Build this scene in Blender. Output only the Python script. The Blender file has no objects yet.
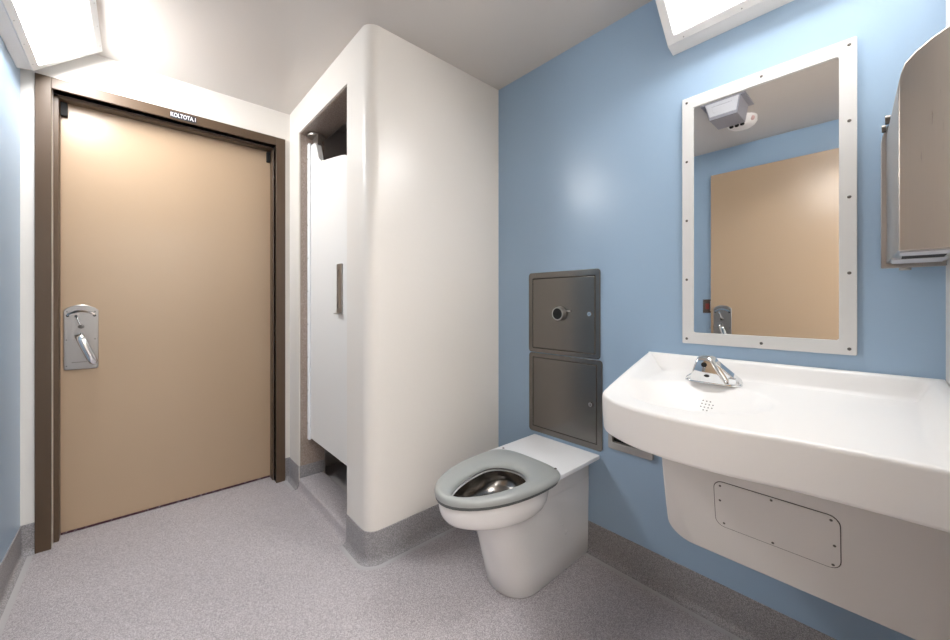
import bpy, bmesh, math, random
from mathutils import Vector, Matrix
PI = math.pi
C = bpy.context.scene.collection
H = 1.15                     # eye height of the photographer
CEIL = 2.376
XL, XR = -0.385, 1.56        # side walls
YN, YF = -0.09, 2.64         # near wall, far door wall

# ------------------------------------------------------------------ materials
def mat(name, col, rough=0.5, metal=0.0, spec=0.5, noise=None, bump=None, emit=None, brushed=None, coat=0.0):
    m = bpy.data.materials.new(name); m.use_nodes = True
    nt = m.node_tree; N = nt.nodes; L = nt.links
    b = N['Principled BSDF']
    b.inputs['Base Color'].default_value = (*col, 1)
    b.inputs['Roughness'].default_value = rough
    b.inputs['Metallic'].default_value = metal
    b.inputs['Specular IOR Level'].default_value = spec
    b.inputs['Coat Weight'].default_value = coat
    b.inputs['Coat Roughness'].default_value = 0.15
    tc = N.new('ShaderNodeTexCoord')
    if noise:                                    # (scale, second colour, low, high)
        n = N.new('ShaderNodeTexNoise'); n.inputs['Scale'].default_value = noise[0]; n.inputs['Detail'].default_value = 4
        r = N.new('ShaderNodeValToRGB')
        r.color_ramp.elements[0].position = noise[2]; r.color_ramp.elements[0].color = (*col, 1)
        r.color_ramp.elements[1].position = noise[3]; r.color_ramp.elements[1].color = (*noise[1], 1)
        L.new(tc.outputs['Object'], n.inputs['Vector']); L.new(n.outputs['Fac'], r.inputs['Fac'])
        L.new(r.outputs['Color'], b.inputs['Base Color'])
    if brushed:                                  # stretch vector, strength
        mp = N.new('ShaderNodeMapping'); mp.inputs['Scale'].default_value = brushed[0]
        n = N.new('ShaderNodeTexNoise'); n.inputs['Scale'].default_value = 1.0; n.inputs['Detail'].default_value = 3
        L.new(tc.outputs['Object'], mp.inputs['Vector']); L.new(mp.outputs['Vector'], n.inputs['Vector'])
        mr = N.new('ShaderNodeMapRange'); mr.inputs['To Min'].default_value = rough - 0.015; mr.inputs['To Max'].default_value = rough + 0.02
        L.new(n.outputs['Fac'], mr.inputs['Value']); L.new(mr.outputs['Result'], b.inputs['Roughness'])
        hs = N.new('ShaderNodeMapRange'); hs.inputs['To Min'].default_value = 0.97; hs.inputs['To Max'].default_value = 1.03
        L.new(n.outputs['Fac'], hs.inputs['Value'])
        mx = N.new('ShaderNodeMix'); mx.data_type = 'RGBA'; mx.blend_type = 'MULTIPLY'; mx.inputs['Factor'].default_value = 1
        mx.inputs[6].default_value = (*col, 1); L.new(hs.outputs['Result'], mx.inputs[7]); L.new(mx.outputs[2], b.inputs['Base Color'])
    if bump:                                     # scale, strength
        n = N.new('ShaderNodeTexNoise'); n.inputs['Scale'].default_value = bump[0]; n.inputs['Detail'].default_value = 3
        bp = N.new('ShaderNodeBump'); bp.inputs['Strength'].default_value = bump[1]; bp.inputs['Distance'].default_value = 0.002
        L.new(tc.outputs['Object'], n.inputs['Vector'])
        L.new(n.outputs['Fac'], bp.inputs['Height']); L.new(bp.outputs['Normal'], b.inputs['Normal'])
    if emit:
        b.inputs['Emission Color'].default_value = (*emit[0], 1); b.inputs['Emission Strength'].default_value = emit[1]
    return m

def speckle(name, base, dark, light, scale=260, rough=0.45):
    m = mat(name, base, rough)
    nt = m.node_tree; N = nt.nodes; L = nt.links; b = N['Principled BSDF']
    tc = N.new('ShaderNodeTexCoord')
    v = N.new('ShaderNodeTexVoronoi'); v.inputs['Scale'].default_value = scale
    L.new(tc.outputs['Object'], v.inputs['Vector'])
    r = N.new('ShaderNodeValToRGB'); r.color_ramp.interpolation = 'CONSTANT'
    e = r.color_ramp.elements; e[0].position = 0; e[0].color = (*dark, 1); e[1].position = 0.3; e[1].color = (*base, 1)
    x = e.new(0.74); x.color = (*light, 1)
    sp = N.new('ShaderNodeSeparateColor'); L.new(v.outputs['Color'], sp.inputs['Color']); L.new(sp.outputs['Red'], r.inputs['Fac'])
    n = N.new('ShaderNodeTexNoise'); n.inputs['Scale'].default_value = 2.2; n.inputs['Detail'].default_value = 3
    L.new(tc.outputs['Object'], n.inputs['Vector'])
    mr = N.new('ShaderNodeMapRange'); mr.inputs['To Min'].default_value = 0.88; mr.inputs['To Max'].default_value = 1.1
    L.new(n.outputs['Fac'], mr.inputs['Value'])
    mx = N.new('ShaderNodeMix'); mx.data_type = 'RGBA'; mx.blend_type = 'MULTIPLY'; mx.inputs['Factor'].default_value = 1
    L.new(r.outputs['Color'], mx.inputs[6]); L.new(mr.outputs['Result'], mx.inputs[7])
    L.new(mx.outputs[2], b.inputs['Base Color'])
    bp = N.new('ShaderNodeBump'); bp.inputs['Strength'].default_value = 0.15; bp.inputs['Distance'].default_value = 0.001
    L.new(sp.outputs['Green'], bp.inputs['Height']); L.new(bp.outputs['Normal'], b.inputs['Normal'])
    return m

M = {}
M['blue'] = mat('blue_paint', (0.34, 0.475, 0.635), 0.29, spec=0.5, bump=(45, 0.12))
M['white_paint'] = mat('warm_white_paint', (0.77, 0.735, 0.69), 0.31, spec=0.5, bump=(45, 0.12))
M['ceiling'] = mat('ceiling_paint', (0.66, 0.615, 0.575), 0.26, spec=0.5, bump=(30, 0.1))
M['floor'] = speckle('speckled_vinyl', (0.45, 0.42, 0.435), (0.32, 0.295, 0.31), (0.60, 0.565, 0.585), 420)
M['base'] = speckle('speckled_cove_vinyl', (0.29, 0.28, 0.29), (0.21, 0.20, 0.208), (0.39, 0.38, 0.39), 420)
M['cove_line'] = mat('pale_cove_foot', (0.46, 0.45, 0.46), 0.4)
M['frame'] = mat('bronze_frame_paint', (0.085, 0.052, 0.030), 0.40, bump=(60, 0.06))
M['door'] = mat('tan_door_paint', (0.43, 0.31, 0.207), 0.27, bump=(60, 0.08))
M['black'] = mat('black_rubber', (0.006, 0.006, 0.006), 0.8)
M['seal'] = mat('maroon_sweep_seal', (0.07, 0.018, 0.03), 0.6, noise=(60, (0.3, 0.26, 0.3), 0.55, 0.75))
M['steel'] = mat('brushed_steel', (0.46, 0.44, 0.42), 0.32, 1.0, brushed=((6, 6, 500), 0.02))
M['steel_plate'] = mat('satin_steel_plate', (0.38, 0.37, 0.365), 0.33, 1.0, brushed=((400, 400, 8), 0.02))
M['panel_steel'] = mat('dark_brushed_steel', (0.19, 0.178, 0.165), 0.24, 1.0, brushed=((700, 700, 14), 0.012))
M['case_steel'] = mat('brushed_dispenser_steel', (0.50, 0.455, 0.41), 0.28, 1.0, brushed=((9, 900, 9), 0.006))
M['chrome'] = mat('chrome', (0.78, 0.79, 0.80), 0.06, 1.0)
M['dark_steel'] = mat('dark_bowl_steel', (0.20, 0.19, 0.18), 0.22, 1.0, noise=(14, (0.36, 0.33, 0.30), 0.45, 0.7))
M['screw'] = mat('dark_screw', (0.16, 0.15, 0.14), 0.35, 1.0)
M['mirror'] = mat('mirror_glass', (0.86, 0.87, 0.87), 0.015, 1.0)
M['mirror_frame'] = mat('satin_pale_frame', (0.70, 0.70, 0.695), 0.35, spec=0.5)
M['solid'] = mat('white_solid_surface', (0.85, 0.845, 0.84), 0.38, spec=0.5)
M['cover'] = mat('off_white_cover', (0.72, 0.70, 0.68), 0.42)
M['seam'] = mat('dark_seam', (0.10, 0.09, 0.085), 0.7)
M['toilet'] = mat('white_powder_coat', (0.84, 0.83, 0.83), 0.26, spec=0.5, bump=(160, 0.05))
M['deck'] = mat('white_toilet_deck', (0.88, 0.89, 0.91), 0.3)
M['seat'] = mat('pale_grey_seat_plastic', (0.37, 0.39, 0.385), 0.3)
M['gasket'] = mat('dark_grey_gasket', (0.10, 0.11, 0.11), 0.5)
M['slab'] = mat('white_stall_door', (0.80, 0.79, 0.77), 0.42)
M['hinge'] = mat('white_hinge_post', (0.82, 0.83, 0.86), 0.3)
M['liner'] = speckle('brown_speckled_lining', (0.34, 0.27, 0.23), (0.26, 0.20, 0.165), (0.46, 0.38, 0.33), 420, 0.4)
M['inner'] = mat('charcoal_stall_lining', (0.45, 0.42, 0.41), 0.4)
M['housing'] = mat('white_lamp_housing', (0.82, 0.82, 0.82), 0.35)
M['lens'] = mat('lamp_diffuser', (0.95, 0.95, 0.95), 0.5, emit=((1.0, 0.992, 0.98), 26.0))
M['lens_mirror'] = mat('soft_lamp_diffuser', (0.95, 0.95, 0.95), 0.5, emit=((1.0, 0.992, 0.98), 16.0))
M['fill_lens'] = mat('fill_light_panel', (0.95, 0.95, 0.95), 0.5, emit=((1.0, 0.995, 0.985), 34.0))  # glow of the added corridor fill panel
M['grey_case'] = mat('grey_camera_case', (0.30, 0.30, 0.34), 0.45)
M['grey_light'] = mat('pale_grey_grille', (0.62, 0.62, 0.66), 0.45)
M['white_plastic'] = mat('white_plastic', (0.8, 0.78, 0.77), 0.4)
M['pinkish'] = mat('rosy_plastic', (0.62, 0.40, 0.38), 0.4)
M['switch'] = mat('brown_switch_plate', (0.10, 0.075, 0.06), 0.35)
M['switch_red'] = mat('red_switch_button', (0.30, 0.05, 0.04), 0.4)
M['sign_black'] = mat('black_sign', (0.02, 0.02, 0.03), 0.4)
M['sign_white'] = mat('white_lettering', (0.75, 0.74, 0.8), 0.5)

# ------------------------------------------------------------------ helpers
def obj(name, bm, m, parent=None, smooth=None, bevel=None, seg=3):
    bmesh.ops.recalc_face_normals(bm, faces=bm.faces[:])
    me = bpy.data.meshes.new(name); bm.to_mesh(me); bm.free()
    o = bpy.data.objects.new(name, me); C.objects.link(o)
    for mm in (m if isinstance(m, (list, tuple)) else [m]): me.materials.append(mm)
    if smooth is not None:
        for p in me.polygons: p.use_smooth = True
        me.set_sharp_from_angle(angle=math.radians(smooth))
    if bevel:
        b = o.modifiers.new('bevel', 'BEVEL'); b.width = bevel; b.segments = seg; b.limit_method = 'ANGLE'; b.angle_limit = math.radians(40)
        for p in me.polygons: p.use_smooth = True
        me.set_sharp_from_angle(angle=math.radians(smooth or 40))
        b.harden_normals = True
    if parent: o.parent = parent; o.matrix_parent_inverse = parent.matrix_world.inverted()
    return o
def keep(o, parent):
    """parent while keeping world coordinates of the mesh"""
    o.parent = parent
    o.location = o.location - parent.location
    return o
def thing(name, label, cat, loc=(0, 0, 0), group=None, kind=None):
    o = bpy.data.objects.new(name, None); C.objects.link(o); o.location = loc; o.empty_display_size = 0.1
    o['label'] = label; o['category'] = cat
    if group: o['group'] = group
    if kind: o['kind'] = kind
    return o
def part(name, bm, m, t, **k):
    """meshes are written in world coordinates; shift them into the thing's frame"""
    base = Vector((0, 0, 0)); p = t
    while p: base += p.location; p = p.parent
    bmesh.ops.translate(bm, verts=bm.verts[:], vec=-base)
    o = obj(name, bm, m, None, **k); o.parent = t
    return o
def tag(o, label=None, cat=None, group=None, kind=None):
    for k, v in (('label', label), ('category', cat), ('group', group), ('kind', kind)):
        if v: o[k] = v
    return o
def struct(name, bm, m, label, cat, **k):
    return tag(obj(name, bm, m, None, **k), label, cat, None, 'structure')
def box(bm, x0, x1, y0, y1, z0, z1):
    v = [bm.verts.new((x, y, z)) for z in (z0, z1) for (x, y) in ((x0, y0), (x1, y0), (x1, y1), (x0, y1))]
    f = [bm.faces.new([v[i] for i in q]) for q in ((3, 2, 1, 0), (4, 5, 6, 7), (0, 1, 5, 4), (1, 2, 6, 5), (2, 3, 7, 6), (3, 0, 4, 7))]
    return f
def bx(*a):
    bm = bmesh.new(); box(bm, *a); return bm
def loft(bm, rings, cap0=True, cap1=True, closed=True):
    R = [[bm.verts.new(p) for p in r] for r in rings]
    n = len(R[0])
    for a, b in zip(R, R[1:]):
        for i in range(n if closed else n - 1):
            j = (i + 1) % n
            bm.faces.new((a[i], a[j], b[j], b[i]))
    if cap0: bm.faces.new(R[0][::-1])
    if cap1: bm.faces.new(R[-1])
    return R
def prism(bm, pts, axis, a, b):
    """pts 2D polygon; axis 'x': (y,z); 'y': (x,z); 'z': (x,y)"""
    def P(p, t):
        return {'x': (t, p[0], p[1]), 'y': (p[0], t, p[1]), 'z': (p[0], p[1], t)}[axis]
    loft(bm, [[P(p, a) for p in pts], [P(p, b) for p in pts]])
def cyl(bm, c, axis, r, d, n=20, r2=None):
    """cylinder from centre c along axis vector by d"""
    ax = Vector(axis).normalized(); u = ax.orthogonal().normalized(); w = ax.cross(u)
    r2 = r if r2 is None else r2
    c = Vector(c)
    loft(bm, [[c + (u * math.cos(2*PI*i/n) + w * math.sin(2*PI*i/n)) * r for i in range(n)],
              [c + ax * d + (u * math.cos(2*PI*i/n) + w * math.sin(2*PI*i/n)) * r2 for i in range(n)]])
def dome(bm, c, axis, r, h, n=16, k=4):
    ax = Vector(axis).normalized(); u = ax.orthogonal().normalized(); w = ax.cross(u); c = Vector(c)
    rings = []
    for j in range(k + 1):
        a = j / k * PI / 2 * 0.97
        rings.append([c + ax * h * math.sin(a) + (u * math.cos(2*PI*i/n) + w * math.sin(2*PI*i/n)) * r * math.cos(a) for i in range(n)])
    loft(bm, rings)
def rrect(w0, w1, h0, h1, r, n=6, rr=None):
    """rounded rectangle points; rr = per-corner radii (w1h1, w0h1, w0h0, w1h0)"""
    rr = rr or (r,) * 4; out = []
    for (cx, cy, sx, sy, a0, q) in ((w1, h1, -1, -1, 0, rr[0]), (w0, h1, 1, -1, PI/2, rr[1]), (w0, h0, 1, 1, PI, rr[2]), (w1, h0, -1, 1, 1.5*PI, rr[3])):
        for i in range(n + 1):
            a = a0 + PI/2 * i / n
            out.append((cx + sx*q + q*math.cos(a), cy + sy*q + q*math.sin(a)))
    return out
def ring_frame(bm, outer, inner, axis, a, b):
    def P(p, t): return {'x': (t, p[0], p[1]), 'y': (p[0], t, p[1])}[axis]
    n = len(outer)
    V = [[bm.verts.new(P(p, t)) for p in s] for s, t in ((outer, a), (outer, b), (inner, b), (inner, a))]
    for k in range(4):
        A, B = V[k], V[(k + 1) % 4]
        for i in range(n):
            j = (i + 1) % n; bm.faces.new((A[i], A[j], B[j], B[i]))
def sstep(a, b, x):
    t = max(0, min(1, (x - a) / (b - a))); return t*t*(3 - 2*t)
def interp(tab, x):
    tab = sorted(tab)
    if x <= tab[0][0]: return tab[0][1]
    for (a, b), (c, d) in zip(tab, tab[1:]):
        if x <= c: return b + (d - b) * (x - a) / (c - a)
    return tab[-1][1]

# ------------------------------------------------------------------ room shell
struct('floor', bx(XL - 0.1, XR + 0.1, -1.75, YF + 0.3, -0.1, 0), M['floor'], 'grey speckled sheet vinyl floor of the washroom', 'floor')
struct('ceiling', bx(XL - 0.1, XR + 0.1, -1.75, YF + 0.3, CEIL, CEIL + 0.1), M['ceiling'], 'warm grey painted glossy ceiling', 'ceiling')
struct('wall_left', bx(XL - 0.1, XL, YN - 0.12, YF + 0.3, 0, CEIL), M['blue'], 'blue painted side wall left of the tan door', 'wall')
struct('wall_right', bx(XR, XR + 0.1, YN - 0.12, YF + 0.3, 0, CEIL), M['blue'], 'blue painted wall behind toilet, mirror and sink', 'wall')
DX0, DX1, DZ = -0.29, 0.668, H + 1.0          # far door opening
bm = bmesh.new()
box(bm, XL, DX0, YF, YF + 0.16, 0, CEIL); box(bm, DX1, XR, YF, YF + 0.16, 0, CEIL); box(bm, DX0, DX1, YF, YF + 0.16, DZ, CEIL)
struct('wall_back', bm, M['white_paint'], 'warm white wall around the closed tan door', 'wall')
NX0, NX1 = -0.33, 0.60                         # doorway the photographer stands by
bm = bmesh.new()
box(bm, XL, NX0, YN - 0.12, YN, 0, CEIL); box(bm, NX1, XR, YN - 0.12, YN, 0, CEIL); box(bm, NX0, NX1, YN - 0.12, YN, 2.16, CEIL)
struct('wall_front', bm, M['white_paint'], 'white wall with open doorway at right of the sink counter', 'wall')
bm = bmesh.new()
box(bm, XL - 0.1, XL, -1.75, YN - 0.12, 0, CEIL); box(bm, XR, XR + 0.1, -1.75, YN - 0.12, 0, CEIL); box(bm, XL, XR, -1.75, -1.65, 0, CEIL)
struct('wall_corridor', bm, M['white_paint'], 'white corridor walls outside the open doorway', 'wall')
# near door frame
bm = bmesh.new()
for a, b in ((NX0 - 0.045, NX0), (NX1, NX1 + 0.05)): box(bm, a, b, YN - 0.13, YN + 0.01, 0, 2.21)
box(bm, NX0, NX1, YN - 0.13, YN + 0.01, 2.16, 2.21)
struct('trim_1', bm, M['frame'], 'brown metal frame around the near doorway', 'door frame')

# partition enclosing the stall: face y=1.528, left face x=0.751
PX, PY, OY0, OY1, PD, OZ = 0.751, 1.528, 1.746, 2.457, 0.905, H + 1.045
r = 0.055
pl = [(XR, PY)]
for i in range(9):
    a = -PI/2 - PI/2 * i / 8
    pl.append((PX + r + r*math.cos(a), PY + r + r*math.sin(a)))
pl += [(PX, OY0), (PD, OY0), (PD, PY + 0.12), (XR, PY + 0.12)]
bm = bmesh.new(); prism(bm, pl, 'z', 0, CEIL)
box(bm, PX, PD, OY1, YF, 0, CEIL); box(bm, PX, PD, OY0, OY1, OZ, CEIL)
struct('wall_partition', bm, M['white_paint'], 'warm white partition with rounded corner around the stall', 'wall', smooth=30)
# dark stall lining
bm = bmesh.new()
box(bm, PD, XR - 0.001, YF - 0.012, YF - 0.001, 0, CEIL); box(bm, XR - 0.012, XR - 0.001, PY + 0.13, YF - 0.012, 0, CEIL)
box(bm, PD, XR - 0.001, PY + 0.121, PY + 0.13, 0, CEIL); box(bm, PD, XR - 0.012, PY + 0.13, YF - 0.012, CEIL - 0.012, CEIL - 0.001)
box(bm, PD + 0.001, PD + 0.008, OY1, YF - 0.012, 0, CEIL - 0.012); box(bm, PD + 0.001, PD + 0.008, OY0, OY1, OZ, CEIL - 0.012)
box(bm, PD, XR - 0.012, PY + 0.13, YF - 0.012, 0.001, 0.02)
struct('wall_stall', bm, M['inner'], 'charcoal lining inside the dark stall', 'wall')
# speckled brown lining of the opening
bm = bmesh.new()
box(bm, PX + 0.008, PD, OY1 - 0.004, OY1 - 0.0005, 0.135, OZ - 0.004)
box(bm, PX + 0.008, PD, OY0 + 0.0005, OY0 + 0.004, 0.135, OZ - 0.004)
box(bm, PX + 0.008, PD, OY0 + 0.0005, OY1 - 0.0005, OZ - 0.004, OZ - 0.0005)
struct('trim_2', bm, M['liner'], 'brown speckled lining of the stall opening', 'trim')
# curb
cp = [(PX - 0.012, 0.0), (PX - 0.006, 0.006), (PX, 0.02)]
for i in range(5):
    a = PI - PI/2 * i/4
    cp.append((PX + 0.012 + 0.012*math.cos(a), 0.052 + 0.012*math.sin(a)))
cp += [(PD - 0.01, 0.064), (PD, 0.055), (PD, 0.0)]
bm = bmesh.new(); prism(bm, cp, 'y', OY0 + 0.001, OY1 - 0.001)
struct('trim_3', bm, M['floor'], 'low speckled vinyl curb across the stall opening', 'threshold', smooth=50)

# coved vinyl baseboards swept along the walls (room side = left of the path)
BH = 0.141
prof = [(0.0, BH), (0.004, BH - 0.001), (0.004, 0.035)]
for i in range(7):
    a = PI + PI/2 * i/6
    prof.append((0.030 + 0.026*math.cos(a), 0.029 + 0.027*math.sin(a)))
prof.append((0.042, 0.0008)); prof.append((0.0, 0.0))
def sweep(bm, path, prof=prof, ends=None):
    rings = []
    n = len(path)
    for i, p in enumerate(path):
        p = Vector(p).to_2d() if len(p) == 3 else Vector(p)
        d0 = (p - Vector(path[i-1])).normalized() if i else None
        d1 = (Vector(path[i+1]) - p).normalized() if i < n-1 else None
        d0 = d0 or d1; d1 = d1 or d0
        n0 = Vector((-d0.y, d0.x)); n1 = Vector((-d1.y, d1.x))
        m = (n0 + n1).normalized(); s = 1 / max(0.3, m.dot(n0))
        rings.append([(p.x + m.x*q[0]*s, p.y + m.y*q[0]*s, q[1]) for q in prof])
    loft(bm, rings)
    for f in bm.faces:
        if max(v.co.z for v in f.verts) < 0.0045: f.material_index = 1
bm = bmesh.new(); sweep(bm, [(XR, YN + 0.001), (XR, PY - 0.001)])
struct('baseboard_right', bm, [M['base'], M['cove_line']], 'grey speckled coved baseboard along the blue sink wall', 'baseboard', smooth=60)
bm = bmesh.new(); path = [(XR - 0.001, PY)]
for i in range(9):
    a = -PI/2 - PI/2 * i / 8
    path.append((PX + r + r*math.cos(a), PY + r + r*math.sin(a)))
path.append((PX, OY0)); sweep(bm, path)
bm2 = bmesh.new()
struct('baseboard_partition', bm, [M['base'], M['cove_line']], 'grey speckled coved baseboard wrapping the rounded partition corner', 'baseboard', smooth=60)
bm = bmesh.new()
path = [(PD, OY1), (PX, OY1), (PX, YF)]
fl = [(0.0, BH - 0.003), (0.004, BH - 0.004), (0.004, 0.0), (0.0, 0.0)]
sweep(bm, [(PD, OY1), (PX + 0.004, OY1)], [(0.0, BH), (0.006, BH - 0.001), (0.006, 0.066), (0.0, 0.066)])
sweep(bm, [(PX, OY1), (PX, YF - 0.001)])
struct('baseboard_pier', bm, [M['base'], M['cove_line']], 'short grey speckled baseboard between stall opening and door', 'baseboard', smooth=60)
bm = bmesh.new(); sweep(bm, [(PX - 0.001, YF), (0.722, YF)])
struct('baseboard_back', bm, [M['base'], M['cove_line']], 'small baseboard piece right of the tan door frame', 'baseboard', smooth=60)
bm = bmesh.new(); sweep(bm, [(-0.341, YF), (XL, YF), (XL, YN + 0.001)])
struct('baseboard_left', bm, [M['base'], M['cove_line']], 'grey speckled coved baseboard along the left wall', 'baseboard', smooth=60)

# ------------------------------------------------------------------ doors
def lock_set(t, base, ux, out, label):
    """detention pull plate: base = lower left corner, ux along leaf, out = away from leaf"""
    base = Vector(base); ux = Vector(ux); out = Vector(out); uz = Vector((0, 0, 1)); W, Ht = 0.122, 0.325
    def P(u, z, o): return base + ux*u + uz*z + out*o
    pts = [(0.006, 0), (W - 0.006, 0), (W, 0.006)]
    pts += [(W, Ht - 0.028)] + [(W*(1 - i/10), Ht - 0.022 + 0.022*math.sin(PI*i/10)) for i in range(1, 10)] + [(0, Ht - 0.028), (0, 0.006)]
    bm = bmesh.new(); loft(bm, [[P(u, z, 0.0005) for u, z in pts], [P(u, z, 0.006) for u, z in pts], [P(W/2 + (u-W/2)*0.96, Ht/2 + (z-Ht/2)*0.985, 0.008) for u, z in pts]])
    pl = part('lock_plate', bm, M['steel_plate'], t, smooth=30); pl['label'] = label
    # curved slot guard
    bm = bmesh.new()
    rings = []
    for i in range(13):
        s = i/12; u = 0.012 + s*(W - 0.024); z = Ht - 0.05 + 0.018*math.sin(PI*s)
        rings.append([P(u, z - 0.006, 0.008), P(u, z + 0.006, 0.008), P(u, z + 0.005, 0.013), P(u, z - 0.005, 0.013)])
    loft(bm, rings); part('slot_guard', bm, M['chrome'], pl, smooth=50)
    for s in (0.014, W - 0.014):
        bm = bmesh.new(); cyl(bm, P(s, Ht - 0.055, 0.006), out, 0.006, 0.005, 12); part('guard_end', bm, M['black'], pl)
    # thumb pointer
    bm = bmesh.new()
    a, b = Vector((0.045, Ht - 0.062)), Vector((0.060, Ht - 0.105))
    cyl(bm, P(a.x, a.y, 0.014), P(b.x, b.y, 0.016) - P(a.x, a.y, 0.014), 0.0035, (b - a).length, 10)
    cyl(bm, P(0.044, Ht - 0.058, 0.008), out, 0.006, 0.012, 12)
    part('thumb_turn', bm, M['chrome'], pl, smooth=50)
    bm = bmesh.new(); cyl(bm, P(0.060, Ht - 0.11, 0.007), out, 0.012, 0.02, 16, 0.009)
    part('turn_hub', bm, M['screw'], pl, smooth=50)
    # bent lever
    bm = bmesh.new(); rings = []
    path = [(0.052, 0.178, 0.010), (0.054, 0.176, 0.030), (0.059, 0.166, 0.046), (0.066, 0.148, 0.052), (0.076, 0.118, 0.052), (0.088, 0.085, 0.050), (0.099, 0.055, 0.046), (0.106, 0.036, 0.040), (0.109, 0.028, 0.034)]
    for i, (u, z, o) in enumerate(path):
        c = P(u, z, o)
        p0 = P(*path[max(0, i-1)]); p1 = P(*path[min(len(path)-1, i+1)]); d = (p1 - p0).normalized()
        sd = (ux + uz*0.38).normalized(); sd = (sd - d*sd.dot(d)).normalized(); nn = d.cross(sd)
        hw = 0.0165 if i < 8 else 0.009
        rings.append([c + sd*hw*math.cos(k*PI/6) + nn*0.0055*math.sin(k*PI/6) for k in range(12)])
    loft(bm, rings); part('lever_handle', bm, M['chrome'], pl, smooth=60)
    for u, z in ((0.01, 0.02), (0.01, 0.15), (W - 0.012, 0.15), (0.012, Ht - 0.035), (W - 0.012, Ht - 0.035)):
        bm = bmesh.new(); cyl(bm, P(u, z, 0.007), out, 0.003, 0.002, 8); part('screw', bm, M['screw'], pl)
    bm = bmesh.new()
    for i in range(9): 
        b0 = P(0.028 + i*0.006, 0.034 + (i % 2)*0.0008, 0.0078); 
        loft(bm, [[b0, b0 + ux*0.004, b0 + ux*0.004 + uz*0.004, b0 + uz*0.004], [b0 + out*0.0006, b0 + ux*0.004 + out*0.0006, b0 + ux*0.004 + uz*0.004 + out*0.0006, b0 + uz*0.004 + out*0.0006]])
    part('engraved_mark', bm, M['screw'], pl)

door1 = thing('door_1', 'closed tan door in a dark brown metal frame', 'door', (0.2, YF, 0), kind='structure')
bm = bmesh.new()
box(bm, -0.275, 0.664, YF + 0.11, YF + 0.155, 0.012, DZ - 0.004)
leaf = part('leaf', bm, M['door'], door1, bevel=0.003)
lock_set(leaf, (-0.262, YF + 0.11, H - 0.336), (1, 0, 0), (0, -1, 0), 'brushed steel lock plate with bent lever')
bm = bmesh.new()   # frame: stepped profile: face, rabbet, stop
def jamb(x0, x1, xs, xi):
    box(bm, min(x0, x1), max(x0, x1), YF - 0.012, YF + 0.05, 0, H + 1.052)
    box(bm, min(x0, xs), max(x0, xs), YF + 0.05, YF + 0.105, 0, H + 1.052)
jamb(-0.341, -0.290, -0.272, 0)
jamb(0.721, 0.668, 0.660, 0)
box(bm, -0.290, 0.668, YF - 0.012, YF + 0.05, H + 1.0, H + 1.052)
box(bm, -0.290, 0.668, YF + 0.05, YF + 0.105, H + 0.986, H + 1.052)
part('frame', bm, M['frame'], door1, bevel=0.002, seg=2)
bm = bmesh.new()
box(bm, -0.272, 0.66, YF + 0.112, YF + 0.15, 0.002, 0.0115)
s = part('sweep_seal', bm, M['seal'], leaf); s['label'] = 'dark maroon seal strip'
for xa, xb in ((-0.270, -0.248), (0.638, 0.658)):
    part('pivot_block', bx(xa, xb, YF + 0.085, YF + 0.112, DZ - 0.082, DZ - 0.018), M['black'], leaf, bevel=0.002)
bm = bmesh.new(); box(bm, 0.143, 0.257, YF - 0.0145, YF - 0.0121, H + 1.006, H + 1.040)
sg = part('frame_sign', bm, M['sign_black'], door1)
sg['label'] = 'small black label with white lettering'
def text(body, size, M4, m, parent, name):
    cu = bpy.data.curves.new('t', 'FONT'); cu.body = body; cu.size = size; cu.align_x = 'CENTER'; cu.align_y = 'CENTER'; cu.extrude = 0.0004
    cu.offset = 0.0006
    t = bpy.data.objects.new('t', cu); C.objects.link(t); bpy.context.view_layer.update()
    me = bpy.data.meshes.new_from_object(t.evaluated_get(bpy.context.evaluated_depsgraph_get()))
    bpy.data.objects.remove(t); bpy.data.curves.remove(cu)
    b = bmesh.new(); b.from_mesh(me); bpy.data.meshes.remove(me); bmesh.ops.transform(b, matrix=M4, verts=b.verts[:])
    return part(name, b, m, parent)
text('KOLTOTA.1', 0.028, Matrix.Translation((0.200, YF - 0.0152, H + 1.023)) @ Matrix.Rotation(PI/2, 4, 'X') @ Matrix.Diagonal((0.76, 1.1, 1, 1)), M['sign_white'], sg, 'lettering')

door2 = thing('door_2', 'tan door standing open against left wall, seen in the mirror', 'door', (XL, 0.5, 0), kind='structure')
leaf2 = part('leaf', bx(XL + 0.045, XL + 0.09, 0.03, 0.975, 0.012, H + 1.008), M['door'], door2, bevel=0.003)
lock_set(leaf2, (XL + 0.09, 0.955, H - 0.345), (0, -1, 0), (1, 0, 0), 'grey steel lock plate with lever')
for z in (0.25, 1.1, 1.95):
    part('hinge', bx(XL + 0.0, XL + 0.046, 0.06, 0.10, z - 0.05, z + 0.05), M['steel'], door2)

# stall door: white slab hung inside the opening
door3 = thing('door_3', 'white wavy topped slab door inside the partition opening', 'door', (0.83, 2.1, 0.307), kind='structure')
top = [(2.425, 0.975), (2.36, 0.972), (2.335, 0.955), (2.315, 0.915), (2.29, 0.875), (2.25, 0.848), (2.20, 0.838), (2.14, 0.829), (2.08, 0.818), (2.02, 0.808), (1.96, 0.797), (1.91, 0.785), (1.87, 0.765), (1.83, 0.735), (1.79, 0.70), (1.752, 0.675)]
top = [(y, z - 0.016 if z < 0.9 else z) for y, z in top]
pts = [(1.752, 0.307), (2.425, 0.307)] + [(y, z + H) for y, z in top]
bm = bmesh.new(); prism(bm, pts, 'x', 0.811, 0.843)
pan = part('door_panel', bm, M['slab'], door3, bevel=0.003)
bm = bmesh.new(); box(bm, 0.800, 0.835, 2.428, 2.452, 0.30, H + 0.985)
for z in (0.30,): cyl(bm, (0.805, 2.427, z), (0, 0, 1), 0.008, H + 0.685, 12)
hp = part('hinge_post', bm, M['hinge'], door3, smooth=40)
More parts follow.
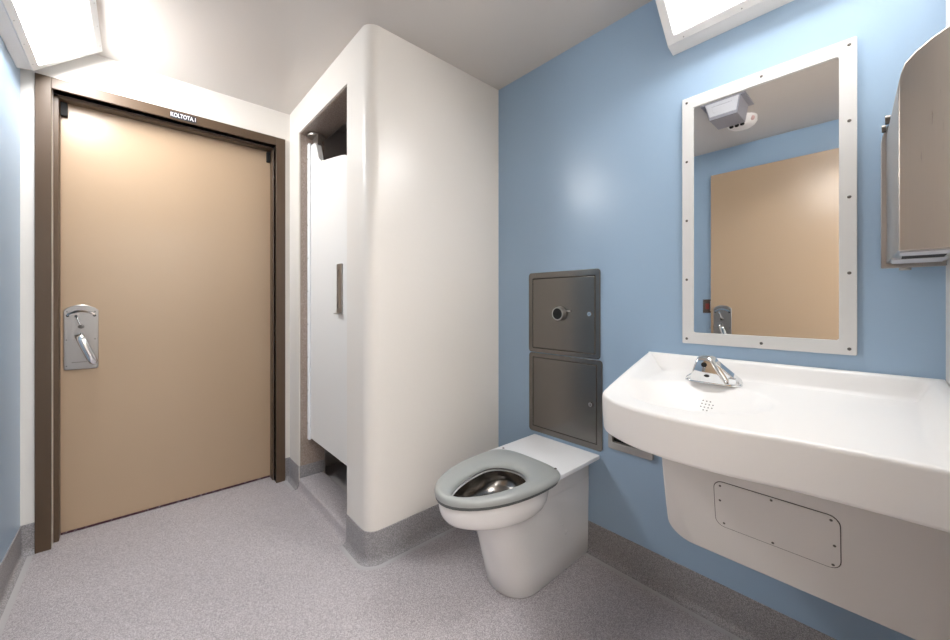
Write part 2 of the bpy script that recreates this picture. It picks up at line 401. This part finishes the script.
for k in range(9):
    bm = bmesh.new(); cyl(bm, (0.8, 2.440, 0.40 + k*0.205), (-1, 0, 0), 0.0035, 0.002, 8); part('screw', bm, M['screw'], hp)
bm = bmesh.new(); cyl(bm, (0.835, 2.395, H + 1.018), (0, 0, 1), 0.052, 0.012, 28)
part('top_pivot', bm, M['steel'], door3, smooth=40)
bm = bmesh.new(); box(bm, 0.822, 0.846, 2.335, 2.42, H + 0.90, H + 1.018)
part('pivot_bracket', bm, M['steel'], door3)
# recessed pull
zc, y0, y1 = H + 0.075, 1.936, 2.0
bm = bmesh.new(); ring_frame(bm, rrect(y0, y1, zc - 0.13, zc + 0.13, 0.006), rrect(y0 + 0.012, y1 - 0.010, zc - 0.105, zc + 0.098, 0.008), 'x', 0.8112, 0.803)
pu = part('pull_handle', bm, M['steel_plate'], pan, smooth=40)
part('pull_recess', bx(0.8085, 0.8108, y0 + 0.011, y1 - 0.009, zc - 0.108, zc + 0.10), M['steel'], pu)
part('pull_lip', bx(0.786, 0.8108, y0, y1, zc - 0.137, zc - 0.131), M['steel'], pu, bevel=0.002)

# ------------------------------------------------------------------ corner lamps
def corner_lamp(wallx, sx, y0, y1, zW, zF, dF, dU, label, lens):
    t = thing('corner_light', label, 'light', (wallx, (y0 + y1)/2, CEIL), 'fluorescent corner lights between wall and ceiling')
    X = lambda d: wallx + sx*d
    c = CEIL - 0.0005
    pr = [(X(0.0005), c), (X(0.0005), zW), (X(dF), zF), (X(dU), c - 0.004), (X(dU), c)]
    bm = bmesh.new(); prism(bm, pr, 'y', y0, y1)
    part('housing', bm, M['housing'], t, bevel=0.003, seg=2)
    F = Vector((X(dF), 0, zF)); U = Vector((X(dU), 0, c - 0.004)); e = U - F; ln = e.length; e.normalize()
    nn = Vector((e.z*-1*sx, 0, abs(e.x))) ; nn = Vector((sx*e.z, 0, -abs(e.x))).normalized()
    def P(s, y, o): return F + e*s + nn*o + Vector((0, y, 0))
    def rect(s0, s1, a, b, o): return [P(s0, a, o), P(s1, a, o), P(s1, b, o), P(s0, b, o)]
    m = 0.03
    bm = bmesh.new()
    O0, O1 = rect(0.002, ln - 0.002, y0 + 0.002, y1 - 0.002, 0.0005), rect(0.004, ln - 0.004, y0 + 0.004, y1 - 0.004, 0.006)
    I1, I0 = rect(m, ln - m, y0 + m, y1 - m, 0.006), rect(m + 0.005, ln - m - 0.005, y0 + m + 0.005, y1 - m - 0.005, 0.0015)
    R = [[bm.verts.new(p) for p in s] for s in (O0, O1, I1, I0)]
    for a, b in zip(R, R[1:]):
        for i in range(4): bm.faces.new((a[i], a[(i+1) % 4], b[(i+1) % 4], b[i]))
    part('bezel', bm, M['housing'], t)
    bm = bmesh.new()
    loft(bm, [rect(m + 0.003, ln - m - 0.003, y0 + m + 0.003, y1 - m - 0.003, 0.0006), rect(m + 0.003, ln - m - 0.003, y0 + m + 0.003, y1 - m - 0.003, 0.0022)])
    part('diffuser', bm, lens, t)
    for k in range(4):
        y = y0 + 0.06 + (y1 - y0 - 0.12)*k/3
        for s in (0.012, ln - 0.012):
            bm = bmesh.new(); cyl(bm, P(s, y, 0.005), nn, 0.0022, 0.0016, 8); part('screw', bm, M['steel_plate'], t)
    return t
corner_lamp(XR, -1, -0.08, 0.577, 2.111, 2.122, 0.05, 0.292, 'boxy white corner light above the mirror on the blue wall', M['lens_mirror'])
corner_lamp(XL, 1, 1.93, 2.565, 2.175, 2.182, 0.042, 0.268, 'boxy white corner light over the left wall beside the tan door', M['lens'])
t = thing('fill_light', 'added square fill light on the corridor ceiling outside the doorway', 'light', (0.4, -0.95, CEIL))  # unseen fill light, added behind the camera to brighten the washroom
part('frame', bx(0.07, 0.73, -1.28, -0.62, CEIL - 0.02, CEIL - 0.0005), M['housing'], t)
part('diffuser', bx(0.1, 0.7, -1.25, -0.65, CEIL - 0.024, CEIL - 0.0205), M['fill_lens'], t)

# ------------------------------------------------------------------ toilet
YC = 1.06
toilet = thing('toilet', 'white floor mounted toilet with grey open seat against blue wall', 'toilet', (1.3, YC, 0))
def egg(xf, xb, hw, n=48, sq=2.4, front=1.85, shift=0.62, yc=YC):
    """plan outline, pointed front (-x), squarer back (+x)"""
    xm = xf + (xb - xf)*shift; out = []
    for i in range(n):
        a = 2*PI*i/n; c, s = math.cos(a), math.sin(a)
        p = sq if c > 0 else front
        ex, ey = abs(c)**(2/p), abs(s)**(2/p)
        x = xm + (xb - xm)*ex if c > 0 else xm - (xm - xf)*ex
        out.append((x, yc + hw*ey*(1 if s >= 0 else -1)))
    return out
def D(xf, hw, xb=1.556, n=48, yc=YC):
    """pedestal outline: flat back, rounded nose"""
    out = []
    for i in range(n):
        a = 2*PI*i/n; c, s = math.cos(a), math.sin(a)
        if c > 0: p = 80; x = xf + hw*1.05 + (xb - xf - hw*1.05)*abs(c)**(2/p); y = hw*abs(s)**(2/p)
        else: x = xf + hw*1.05 - hw*1.05*abs(c)**(2/2.3); y = hw*abs(s)**(2/2.3)
        out.append((x, yc + math.copysign(y, s)))
    return out
bm = bmesh.new(); rings = []
for z, xf, hw in ((0.0, 1.075, 0.112), (0.004, 1.070, 0.116), (0.1, 1.045, 0.117), (0.2, 1.018, 0.118), (0.3, 0.985, 0.121), (0.35, 0.965, 0.121), (0.3501, 1.19, 0.119), (0.444, 1.19, 0.119)):
    rings.append([(x, y, z) for x, y in D(xf, hw)])
loft(bm, rings, True, False)
prism(bm, rrect(1.182, 1.5562, YC - 0.1207, YC + 0.1207, 0.008, 3), 'z', 0.31, 0.4442); part('pedestal', bm, M['toilet'], toilet, smooth=50)
bm = bmesh.new(); rings = []
for z, sc, back in ((0.318, 0.60, 1.16), (0.335, 0.74, 1.19), (0.350, 0.865, 1.23), (0.362, 0.925, 1.25), (0.380, 0.965, 1.265), (0.400, 0.985, 1.27), (0.425, 0.995, 1.275), (0.444, 0.985, 1.275)):
    hw = 0.178*sc; xf = 0.80 + (1 - sc)*0.40
    rings.append([(x, y, z) for x, y in egg(xf, back, hw, yc=YC - 0.004)])
hole = egg(0.828, 1.165, 0.100, sq=2.1, front=1.7, shift=0.72, yc=YC - 0.025)
rings.append([(x, y, 0.4442) for x, y in hole])
loft(bm, rings, True, False); part('bowl', bm, M['toilet'], toilet, smooth=60)
bm = bmesh.new(); rings = []
cx, cy = 1.02, YC - 0.02
for z, s in ((0.4444, 1.02), (0.425, 1.05), (0.40, 1.02), (0.38, 0.92), (0.366, 0.75), (0.357, 0.5), (0.354, 0.2)):
    rings.append([(cx + (x - cx)*s, cy + (y - cy)*s, z) for x, y in hole])
loft(bm, rings, False, True); b = part('bowl_liner', bm, M['dark_steel'], toilet, smooth=60); b['label'] = 'dark stainless steel bowl interior'
# deck
bm = bmesh.new(); prism(bm, rrect(1.20, 1.5585, 0.886, 1.262, 0.008, 3), 'z', 0.4445, 0.462)
part('deck', bm, M['deck'], toilet, bevel=0.003)
# seat
out = egg(0.789, 1.290, 0.189, sq=3.6, front=2.0, shift=0.70, yc=YC - 0.006)
n = len(out)
def mixr(k, z):
    return [(o[0] + (h[0] - o[0])*k, o[1] + (h[1] - o[1])*k, z) for o, h in zip(out, hole)]
bm = bmesh.new()
rings = [mixr(0.0, 0.4555), mixr(-0.02, 0.462), mixr(0.0, 0.470), mixr(0.08, 0.4765), mixr(0.25, 0.480), mixr(0.5, 0.480), mixr(0.8, 0.476), mixr(0.95, 0.470), mixr(1.0, 0.462), mixr(1.0, 0.4545), mixr(0.9, 0.4545)]
R = loft(bm, rings, False, False)
for i in range(n): j = (i + 1) % n; bm.faces.new((R[-1][i], R[-1][j], R[0][j], R[0][i]))
seat = part('seat', bm, M['seat'], toilet, smooth=60)
bm = bmesh.new()
R = loft(bm, [mixr(0.05, 0.4446), mixr(0.04, 0.4554), mixr(0.9, 0.4554), mixr(0.9, 0.4446)], False, False)
part('seat_gasket', bm, M['gasket'], seat, smooth=30)
for y in (0.915, 1.205):
    bm = bmesh.new(); dome(bm, (1.262, y, 0.4785), (0, 0, 1), 0.0055, 0.003); part('seat_bolt', bm, M['screw'], seat)
for x, z, rr in ((1.375, 0.165, 0.013), (1.35, 0.205, 0.007), (1.50, 0.24, 0.010)):
    bm = bmesh.new(); dome(bm, (x, YC - 0.1155, z), (0, -1, 0), rr, 0.004); part('bolt_cap', bm, M['toilet'], toilet, smooth=60)

# ------------------------------------------------------------------ flush access panels
def wall_panel(y0, y1, z0, z1, label, mar, lock):
    t = thing('access_panel', label, 'panel', (XR, (y0+y1)/2, z0), 'steel access panels above the toilet')
    x = XR - 0.0006
    bm = bmesh.new(); ring_frame(bm, rrect(y0, y1, z0, z1, 0.016), rrect(y0 + mar[0], y1 - mar[1], z0 + mar[2], z1 - mar[3], 0.004), 'x', x, x - 0.006)
    part('frame', bm, M['panel_steel'], t, smooth=40, bevel=0.0025, seg=3)
    part('seam', bx(x - 0.0015, x, y0 + mar[0] - 0.002, y1 - mar[1] + 0.002, z0 + mar[2] - 0.002, z1 - mar[3] + 0.002), M['seam'], t)
    g = 0.0028
    d = part('panel_door', bx(x - 0.0065, x - 0.0016, y0 + mar[0] + g, y1 - mar[1] - g, z0 + mar[2] + g, z1 - mar[3] - g), M['panel_steel'], t, bevel=0.0028, seg=3)
    bm = bmesh.new(); cyl(bm, (x - 0.0066, lock[0], lock[1]), (-1, 0, 0), 0.012, 0.007, 20, 0.010); lk = part('cam_lock', bm, M['chrome'], d, smooth=40)
    bm = bmesh.new(); box(bm, x - 0.0142, x - 0.0135, lock[0] - 0.001, lock[0] + 0.001, lock[1] - 0.005, lock[1] + 0.005); part('key_slot', bm, M['black'], lk)
    return t, d, x
t1, d1, x = wall_panel(0.884, 1.298, H - 0.2585, H + 0.154, 'upper square steel access panel with round flush sensor, above the toilet', (0.024, 0.026, 0.022, 0.030), (0.935, H - 0.053))
bm = bmesh.new(); cyl(bm, (x - 0.0066, 1.098, H - 0.055), (-1, 0, 0), 0.036, 0.024, 32, 0.032); fb = part('flush_button', bm, M['steel'], d1, smooth=40)
bm = bmesh.new(); dome(bm, (x - 0.0305, 1.098, H - 0.055), (-1, 0, 0), 0.027, 0.004, 24); part('sensor_lens', bm, M['black'], fb, smooth=60)
bm = bmesh.new(); cyl(bm, (x - 0.012, 1.07, H - 0.041), (0, -1, 0), 0.0025, 0.035, 8); part('pin', bm, M['chrome'], fb)
wall_panel(0.874, 1.296, H - 0.672, H - 0.2615, 'lower square steel access panel with plain door, just above the toilet deck', (0.026, 0.026, 0.028, 0.022), (0.929, H - 0.467))

# ------------------------------------------------------------------ mirror
my0, my1, mz0, mz1 = 0.071, 0.540, H - 0.154, H + 0.771
t = thing('mirror', 'tall mirror in a pale screwed frame on the blue wall above the sink', 'mirror', (XR, 0.3, mz0))
bm = bmesh.new(); ring_frame(bm, rrect(my0, my1, mz0, mz1, 0.003, 2), rrect(my0 + 0.038, my1 - 0.038, mz0 + 0.042, mz1 - 0.042, 0.006, 2), 'x', XR - 0.001, XR - 0.011)
fr = part('frame', bm, M['mirror_frame'], t, bevel=0.0015, seg=2)
part('mirror_glass', bx(XR - 0.006, XR - 0.001, my0 + 0.036, my1 - 0.036, mz0 + 0.040, mz1 - 0.040), M['mirror'], t)
for k in range(5):
    z = mz0 + 0.018 + (mz1 - mz0 - 0.036)*k/4
    for y in (my0 + 0.016, my1 - 0.016):
        bm = bmesh.new(); dome(bm, (XR - 0.0108, y, z), (-1, 0, 0), 0.0048, 0.002, 12); part('screw', bm, M['screw'], fr)
for z in (mz0 + 0.018, mz1 - 0.018):
    bm = bmesh.new(); dome(bm, (XR - 0.0108, (my0 + my1)/2 - 0.01, z), (-1, 0, 0), 0.0048, 0.002, 12); part('screw', bm, M['screw'], fr)

# ------------------------------------------------------------------ solid surface counter with basin
DK = H - 0.262; LOW = H - 0.364
RY = YN + 0.0015; WX = XR - 0.001
left = [(WX - (WX - 1.03)*i/14, 0.673 - (0.673 - 0.575)*i/14) for i in range(15)]
ftab = [(0.575, 1.03), (0.570, 1.013), (0.561, 0.996), (0.548, 0.980), (0.528, 0.963), (0.50, 0.946), (0.46, 0.928), (0.42, 0.915), (0.36, 0.907), (0.30, 0.905), (0.25, 0.909), (0.19, 0.920), (0.13, 0.932), (0.06, 0.939), (0.0, 0.943), (RY, 0.946)]
ftab = [(y, x) for y, x in ftab]
fy = [p[0] for p in ftab]
front = []
# resample the front curve finely
seq = [(x, y) for y, x in ftab]
acc = [0]
for a, b in zip(seq, seq[1:]): acc.append(acc[-1] + math.dist(a, b))
NF = 70
for i in range(NF + 1):
    s = acc[-1]*i/NF
    for k in range(len(acc) - 1):
        if s <= acc[k+1] + 1e-9: break
    f = (s - acc[k])/(acc[k+1] - acc[k]); front.append((seq[k][0] + (seq[k+1][0] - seq[k][0])*f, seq[k][1] + (seq[k+1][1] - seq[k][1])*f))
for _ in range(3):
    front = [front[0]] + [((a[0] + 2*b[0] + c[0])/4, (a[1] + 2*b[1] + c[1])/4) for a, b, c in zip(front, front[1:], front[2:])] + [front[-1]]
BCX, BCY, BRX, BRY, BD = 1.190, 0.384, 0.176, 0.166, 0.095
def hsurf(x, y):
    z = DK
    dw = WX - x; dr = y - RY
    yl = 0.673 - 0.098*(WX - x)/(WX - 1.03); dl = yl - y
    hb = 0.062*(1 - sstep(0.014, 0.05, dw)); hr = 0.062*(1 - sstep(0.014, 0.05, dr))*sstep(0.98, 1.2, x)
    hl = 0.062*max(0, (x - 1.0)/(WX - 1.0))**0.85*(1 - sstep(0.008, 0.075, dl))
    z += max(hb, hr, hl)
    rr = math.hypot((x - BCX)/BRX, (y - BCY)/BRY)
    if rr < 1.12:
        q = max(0.0, 1 - (rr/1.12)**2); z -= BD*q**1.2
    return z
loop = left + front[1:]
def nrm(i):
    a = Vector(loop[max(0, i-1)]); b = Vector(loop[min(len(loop)-1, i+1)]); d = (b - a).normalized()
    nv = Vector((d.y, -d.x))
    return nv if nv.x*-1 + nv.y > 0 else -nv
nor = [nrm(i) for i in range(len(loop))]
nor = [nor[0]] + [((a + b*2 + c)).normalized() for a, b, c in zip(nor, nor[1:], nor[2:])] + [nor[-1]]
def off(i, d, z):
    p = Vector(loop[i]) + nor[i]*d
    if i < 2: p.x = min(p.x, WX) if i else WX
    if i == len(loop) - 1: p.y = RY
    return (p.x, max(p.y, RY), z)
bm = bmesh.new()
NL, NV = len(left), 60
RR = 0.010
# the loop is fanned against the back line: each loop point pairs with a point on the wall / right wall
nl = len(loop)
inner = []
for i in range(nl):
    s = i/(nl - 1)
    inner.append((WX, 0.673 - (0.673 - RY)*s**1.25))
grid = []
for i in range(nl):
    e = off(i, -RR, 0); row = []
    for j in range(NV + 1):
        v = j/NV
        v = v if j else 0
        vv = 0.5*v**2 + 0.5*v
        x = inner[i][0] + (e[0] - inner[i][0])*vv; y = inner[i][1] + (e[1] - inner[i][1])*vv
        row.append(bm.verts.new((x, y, hsurf(x, y))))
    grid.append(row)
for a, b in zip(grid, grid[1:]):
    for j in range(NV):
        try: bm.faces.new((a[j], a[j+1], b[j+1], b[j]))
        except ValueError: pass
apr = []
for i in range(nl):
    e = off(i, -RR, 0); zt = hsurf(e[0], e[1]); row = [grid[i][-1]]
    for k in range(1, 6):
        a = PI/2*k/5; row.append(bm.verts.new(off(i, -RR + RR*math.sin(a), zt - RR + RR*math.cos(a))))
    row.append(bm.verts.new(off(i, -0.001, (zt + LOW)/2)))
    row.append(bm.verts.new(off(i, -0.004, LOW + 0.010)))
    row.append(bm.verts.new(off(i, -0.007, LOW + 0.003)))
    row.append(bm.verts.new(off(i, -0.012, LOW)))
    row.append(bm.verts.new(off(i, -0.05, LOW)))
    row.append(bm.verts.new((inner[i][0], inner[i][1], LOW)))
    apr.append(row)
for a, b in zip(apr, apr[1:]):
    for j in range(len(a) - 1): bm.faces.new((a[j], a[j+1], b[j+1], b[j]))
bmesh.ops.remove_doubles(bm, verts=bm.verts[:], dist=0.0002)
counter = thing('sink_counter', 'long white moulded sink counter with shallow oval basin below the mirror', 'sink', (1.3, 0.25, LOW))
part('countertop', bm, M['solid'], counter, smooth=50)
bm = bmesh.new()
for a in range(4):
    for b in range(4):
        if (a, b) in ((0, 0), (0, 3), (3, 0)): continue
        x = 1.290 + a*0.011; y = 0.370 + b*0.010
        z = hsurf(x, y); g = Vector((-(hsurf(x + .002, y) - hsurf(x - .002, y))/.004, -(hsurf(x, y + .002) - hsurf(x, y - .002))/.004, 1)).normalized()
        cyl(bm, Vector((x, y, z)) - g*0.002, g, 0.0021, 0.0026, 10)
part('drain_holes', bm, M['seam'], counter)

# pipe cover below the counter
cov = thing('pipe_cover', 'off-white box shaped pipe cover under the sink counter', 'cover', (1.35, 0.2, 0.47))
zt, zb = LOW - 0.001, H - 0.704
fx = lambda z: 1.150 + (1.205 - 1.150)*(zt - z)/(zt - zb)
face = rrect(RY, 0.455, zb, zt, 0.05, 8, rr=(0.002, 0.002, 0.002, 0.002))
def edgey(z): return 0.455 + (0.462 - 0.455)*(z - zb)/(zt - zb)
fp = [(RY, zt), (0.464, zt), (0.465, (zt + zb)/2 + 0.05), (0.462, zb + 0.10)]
for i in range(9):
    a = PI/2*i/8
    fp.append((0.390 + 0.07*math.cos(a), zb + 0.055 - 0.055*math.sin(a)))
fp.append((RY, zb))
bm = bmesh.new()
A = [(fx(z) + 0.006, y, z) for y, z in fp]
cyy, czz = 0.2, 0.64
A0 = [(fx(z), y - (0.006 if y > 0.3 else 0), z + (0.005 if z < 0.6 else 0)) for y, z in fp]
B = [(WX, y, z) for y, z in fp]
loft(bm, [A0, A, B])
part('shell', bm, M['cover'], cov, smooth=35)
slope = (1.205 - 1.150)/(zt - zb)
def fpt(y, z, o): return (fx(z) - o, y, z)
pan_o = rrect(0.079, 0.329, H - 0.610, H - 0.480, 0.022, 6)
pan_i = rrect(0.0808, 0.3272, H - 0.6082, H - 0.4818, 0.021, 6)
def loop3(pts, o): return [fpt(y, z, o) for y, z in pts]
bm = bmesh.new(); loft(bm, [loop3(pan_o, -0.002), loop3(pan_o, 0.0008)])
part('access_seam', bm, M['seam'], cov)
bm = bmesh.new(); loft(bm, [loop3(pan_i, 0.0002), loop3(pan_i, 0.0022)])
ap = part('access_plate', bm, M['cover'], cov)
for y, z in ((0.313, H - 0.493), (0.315, H - 0.535), (0.308, H - 0.598), (0.203, H - 0.489), (0.203, H - 0.602), (0.095, H - 0.492), (0.090, H - 0.552), (0.093, H - 0.600)):
    bm = bmesh.new(); dome(bm, fpt(y, z, 0.0018), (-1, 0, -0.15), 0.0032, 0.0015, 10); part('screw', bm, M['screw'], ap)

# ------------------------------------------------------------------ faucet
t = thing('faucet', 'chrome wedge shaped sensor faucet standing behind the basin', 'faucet', (1.40, 0.4, DK))
zd = DK
bm = bmesh.new(); rings = []
bp = rrect(1.372, 1.432, 0.315, 0.477, 0.028, 8)
loft(bm, [[(x, y, zd + 0.0004) for x, y in bp], [(x, y, zd + 0.005) for x, y in bp], [(1.402 + (x - 1.402)*0.9, 0.396 + (y - 0.396)*0.96, zd + 0.009) for x, y in bp]])
part('base_plate', bm, M['chrome'], t, smooth=40)
bm = bmesh.new(); rings = []
for s, y0_, y1_, x0_, x1_ in ((0.008, 0.345, 0.452, 1.358, 1.43), (0.03, 0.358, 0.447, 1.356, 1.43), (0.055, 0.374, 0.439, 1.356, 1.428), (0.075, 0.386, 0.433, 1.358, 1.424), (0.084, 0.391, 0.430, 1.364, 1.418), (0.087, 0.397, 0.425, 1.372, 1.410)):
    rings.append([(x, y, zd + s) for x, y in rrect(x0_, x1_, y0_, y1_, min(0.008, (y1_ - y0_)/3), 4)])
loft(bm, rings); body = part('spout_body', bm, M['chrome'], t, smooth=50)
bm = bmesh.new()
prism(bm, [(0.425, zd + 0.086), (0.402, zd + 0.086), (0.320, zd + 0.018), (0.317, zd + 0.006), (0.44, zd + 0.006)], 'x', 1.378, 1.424)
part('side_arm', bm, M['chrome'], t, bevel=0.004)
bm = bmesh.new()
prism(bm, [(0.44, zd + 0.035), (0.455, zd + 0.026), (0.468, zd + 0.016), (0.474, zd + 0.006), (0.44, zd + 0.006)], 'x', 1.380, 1.424)
part('side_arm', bm, M['chrome'], t, bevel=0.004)
part('push_button', bx(1.368, 1.3775, 0.324, 0.345, zd + 0.008, zd + 0.028), M['chrome'], t, bevel=0.003)
bm = bmesh.new(); dome(bm, (1.3568, 0.408, zd + 0.062), (-1, 0, 0), 0.0085, 0.002, 18); part('sensor_window', bm, M['black'], body, smooth=60)
bm = bmesh.new(); cyl(bm, (1.3572, 0.400, zd + 0.028), (-1, 0, 0), 0.008, 0.003, 18)
for v in bm.verts: v.co.z = zd + 0.028 + (v.co.z - zd - 0.028)*0.55
part('outlet', bm, M['black'], body, smooth=40)

# ------------------------------------------------------------------ recessed paper holder under counter end
t = thing('toilet_paper_holder', 'recessed steel toilet paper holder under the counter left end', 'paper holder', (XR, 0.745, H - 0.64))
bm = bmesh.new(); ring_frame(bm, rrect(0.648, 0.840, H - 0.637, H - 0.47, 0.008, 3), rrect(0.668, 0.820, H - 0.605, H - 0.49, 0.004, 3), 'x', XR - 0.0005, XR - 0.018)
part('flange', bm, M['steel'], t, bevel=0.002)
part('recess', bx(XR - 0.003, XR - 0.0006, 0.666, 0.822, H - 0.606, H - 0.488), M['black'], t)

# ------------------------------------------------------------------ paper towel dispenser
t = thing('towel_dispenser', 'brushed steel paper towel dispenser at right edge above the counter', 'dispenser', (1.32, YN, H + 0.1))
prf = [(RY, 0.104), (-0.006, 0.104), (-0.006, 0.43), (-0.0068, 0.448), (-0.0097, 0.464), (-0.0149, 0.482), (-0.0297, 0.4995), (-0.051, 0.516), (-0.072, 0.528), (RY, 0.536)]
def dsec(x, dy): return [(x, (y + dy if y > -0.05 else y), H + z) for y, z in prf]
bm = bmesh.new()
loft(bm, [dsec(1.15, 0.0), dsec(1.20, 0.003), dsec(1.495, 0.0195)])
case = part('case', bm, M['case_steel'], t, smooth=25, bevel=0.003, seg=3)
part('towel_slot', bx(1.25, 1.34, -0.075, -0.012, H + 0.1020, H + 0.1038), M['black'], case)
part('bottom_tray', bx(1.16, 1.245, -0.08, -0.008, H + 0.1010, H + 0.1037), M['grey_light'], case)
part('bottom_rim', bx(1.345, 1.48, -0.08, 0.004, H + 0.1010, H + 0.1037), M['grey_light'], case)
bm = bmesh.new()
fp2 = [(RY, 0.092), (0.022, 0.092), (0.024, 0.095), (0.024, 0.43), (0.021, 0.45), (0.012, 0.475), (RY, 0.475)]
prism(bm, [(y, H + z) for y, z in fp2], 'x', 1.503, 1.52)
part('back_flange', bm, M['steel_plate'], t, smooth=40, bevel=0.002)
part('inner_gap', bx(1.4955, 1.5025, RY + 0.001, 0.012, H + 0.108, H + 0.45), M['black'], t)
bm = bmesh.new(); cyl(bm, (1.50, 0.014, H + 0.468), (0, 1, 0), 0.010, 0.008, 16); cyl(bm, (1.50, 0.006, H + 0.49), (0, 1, 0), 0.012, 0.010, 16)
part('hinge_knob', bm, M['screw'], t, smooth=40)
bm = bmesh.new(); cyl(bm, (1.511, -0.02, H + 0.0915), (0, 0, -1), 0.011, 0.006, 20); part('key_lock', bm, M['steel'], t, smooth=40)

# ------------------------------------------------------------------ things seen in the mirror
t = thing('light_switch', 'small dark switch plate beside the open tan door, seen in the mirror', 'switch', (XL, 1.025, H - 0.03))
pl_ = part('plate', bx(XL + 0.0005, XL + 0.007, 0.992, 1.056, H - 0.085, H + 0.025), M['switch'], t, bevel=0.002)
part('rocker', bx(XL + 0.007, XL + 0.011, 1.010, 1.036, H - 0.055, H - 0.008), M['switch_red'], pl_, bevel=0.001)
part('trim_strip', bx(XL + 0.007, XL + 0.009, 0.998, 1.002, H - 0.07, H + 0.015), M['steel'], pl_)
t = thing('camera_housing', 'grey wedge shaped housing on the ceiling, seen in the mirror', 'camera', (0.4, 0.69, CEIL))
bm = bmesh.new()
c = CEIL
loft(bm, [[(0.28, 0.575, c - 0.0005), (0.483, 0.575, c - 0.0005), (0.483, 0.81, c - 0.0005), (0.28, 0.81, c - 0.0005)],
          [(0.28, 0.575, c - 0.008), (0.483, 0.575, c - 0.008), (0.483, 0.81, c - 0.008), (0.28, 0.81, c - 0.008)],
          [(0.30, 0.600, c - 0.009), (0.484, 0.600, c - 0.009), (0.484, 0.785, c - 0.009), (0.30, 0.785, c - 0.009)],
          [(0.31, 0.614, c - 0.112), (0.49, 0.614, c - 0.112), (0.49, 0.758, c - 0.112), (0.31, 0.758, c - 0.112)]])
hs = part('case', bm, M['grey_case'], t, bevel=0.002)
bm = bmesh.new(); ring_frame(bm, [(0.605, c - 0.014), (0.780, c - 0.014), (0.755, c - 0.095), (0.618, c - 0.095)], [(0.64, c - 0.035), (0.745, c - 0.035), (0.735, c - 0.075), (0.645, c - 0.075)], 'x', 0.491, 0.4935)
part('front_face', bm, M['grey_light'], hs)
part('window', bx(0.4875, 0.4915, 0.641, 0.744, c - 0.074, c - 0.036), M['grey_light'], hs)
t = thing('smoke_detector', 'round white smoke detector on ceiling behind the grey housing, seen in mirror', 'detector', (0.10, 0.69, CEIL))
bm = bmesh.new()
loft(bm, [[(0.10 + r_*math.cos(2*PI*i/28), 0.68 + r_*math.sin(2*PI*i/28), c - z_) for i in range(28)] for z_, r_ in ((0.0005, 0.085), (0.030, 0.085), (0.046, 0.074), (0.056, 0.06), (0.060, 0.03))])
part('body', bm, M['white_plastic'], t, smooth=50)
bm = bmesh.new(); 
for k in range(3): cyl(bm, (0.165, 0.66 + k*0.03, c - 0.060), (1, 0, -0.4), 0.011, 0.018, 12)
part('sensor_head', bm, M['black'], t, smooth=40)
bm = bmesh.new(); dome(bm, (0.14, 0.612, c - 0.03), (0.4, -1, -0.4), 0.015, 0.012); part('indicator', bm, M['pinkish'], t, smooth=60)

# ------------------------------------------------------------------ camera, world, view
cam = bpy.data.cameras.new('camera'); co = bpy.data.objects.new('camera', cam); C.objects.link(co)
co.location = (0, 0, H)
co.rotation_euler = (PI/2, 0, -math.atan2(0.669, 0.7425))
cam.sensor_width = 36; cam.lens = 377.4/950*36; cam.shift_y = -17.5/950
cam.clip_start = 0.01
bpy.context.scene.camera = co
w = bpy.data.worlds.new('world'); bpy.context.scene.world = w; w.use_nodes = True
w.node_tree.nodes['Background'].inputs['Color'].default_value = (0.9, 0.93, 1, 1)
w.node_tree.nodes['Background'].inputs['Strength'].default_value = 0.3
vs = bpy.context.scene.view_settings
vs.view_transform = 'Standard'; vs.look = 'None'; vs.gamma = 1; vs.exposure = 0.76; vs.use_curve_mapping = False
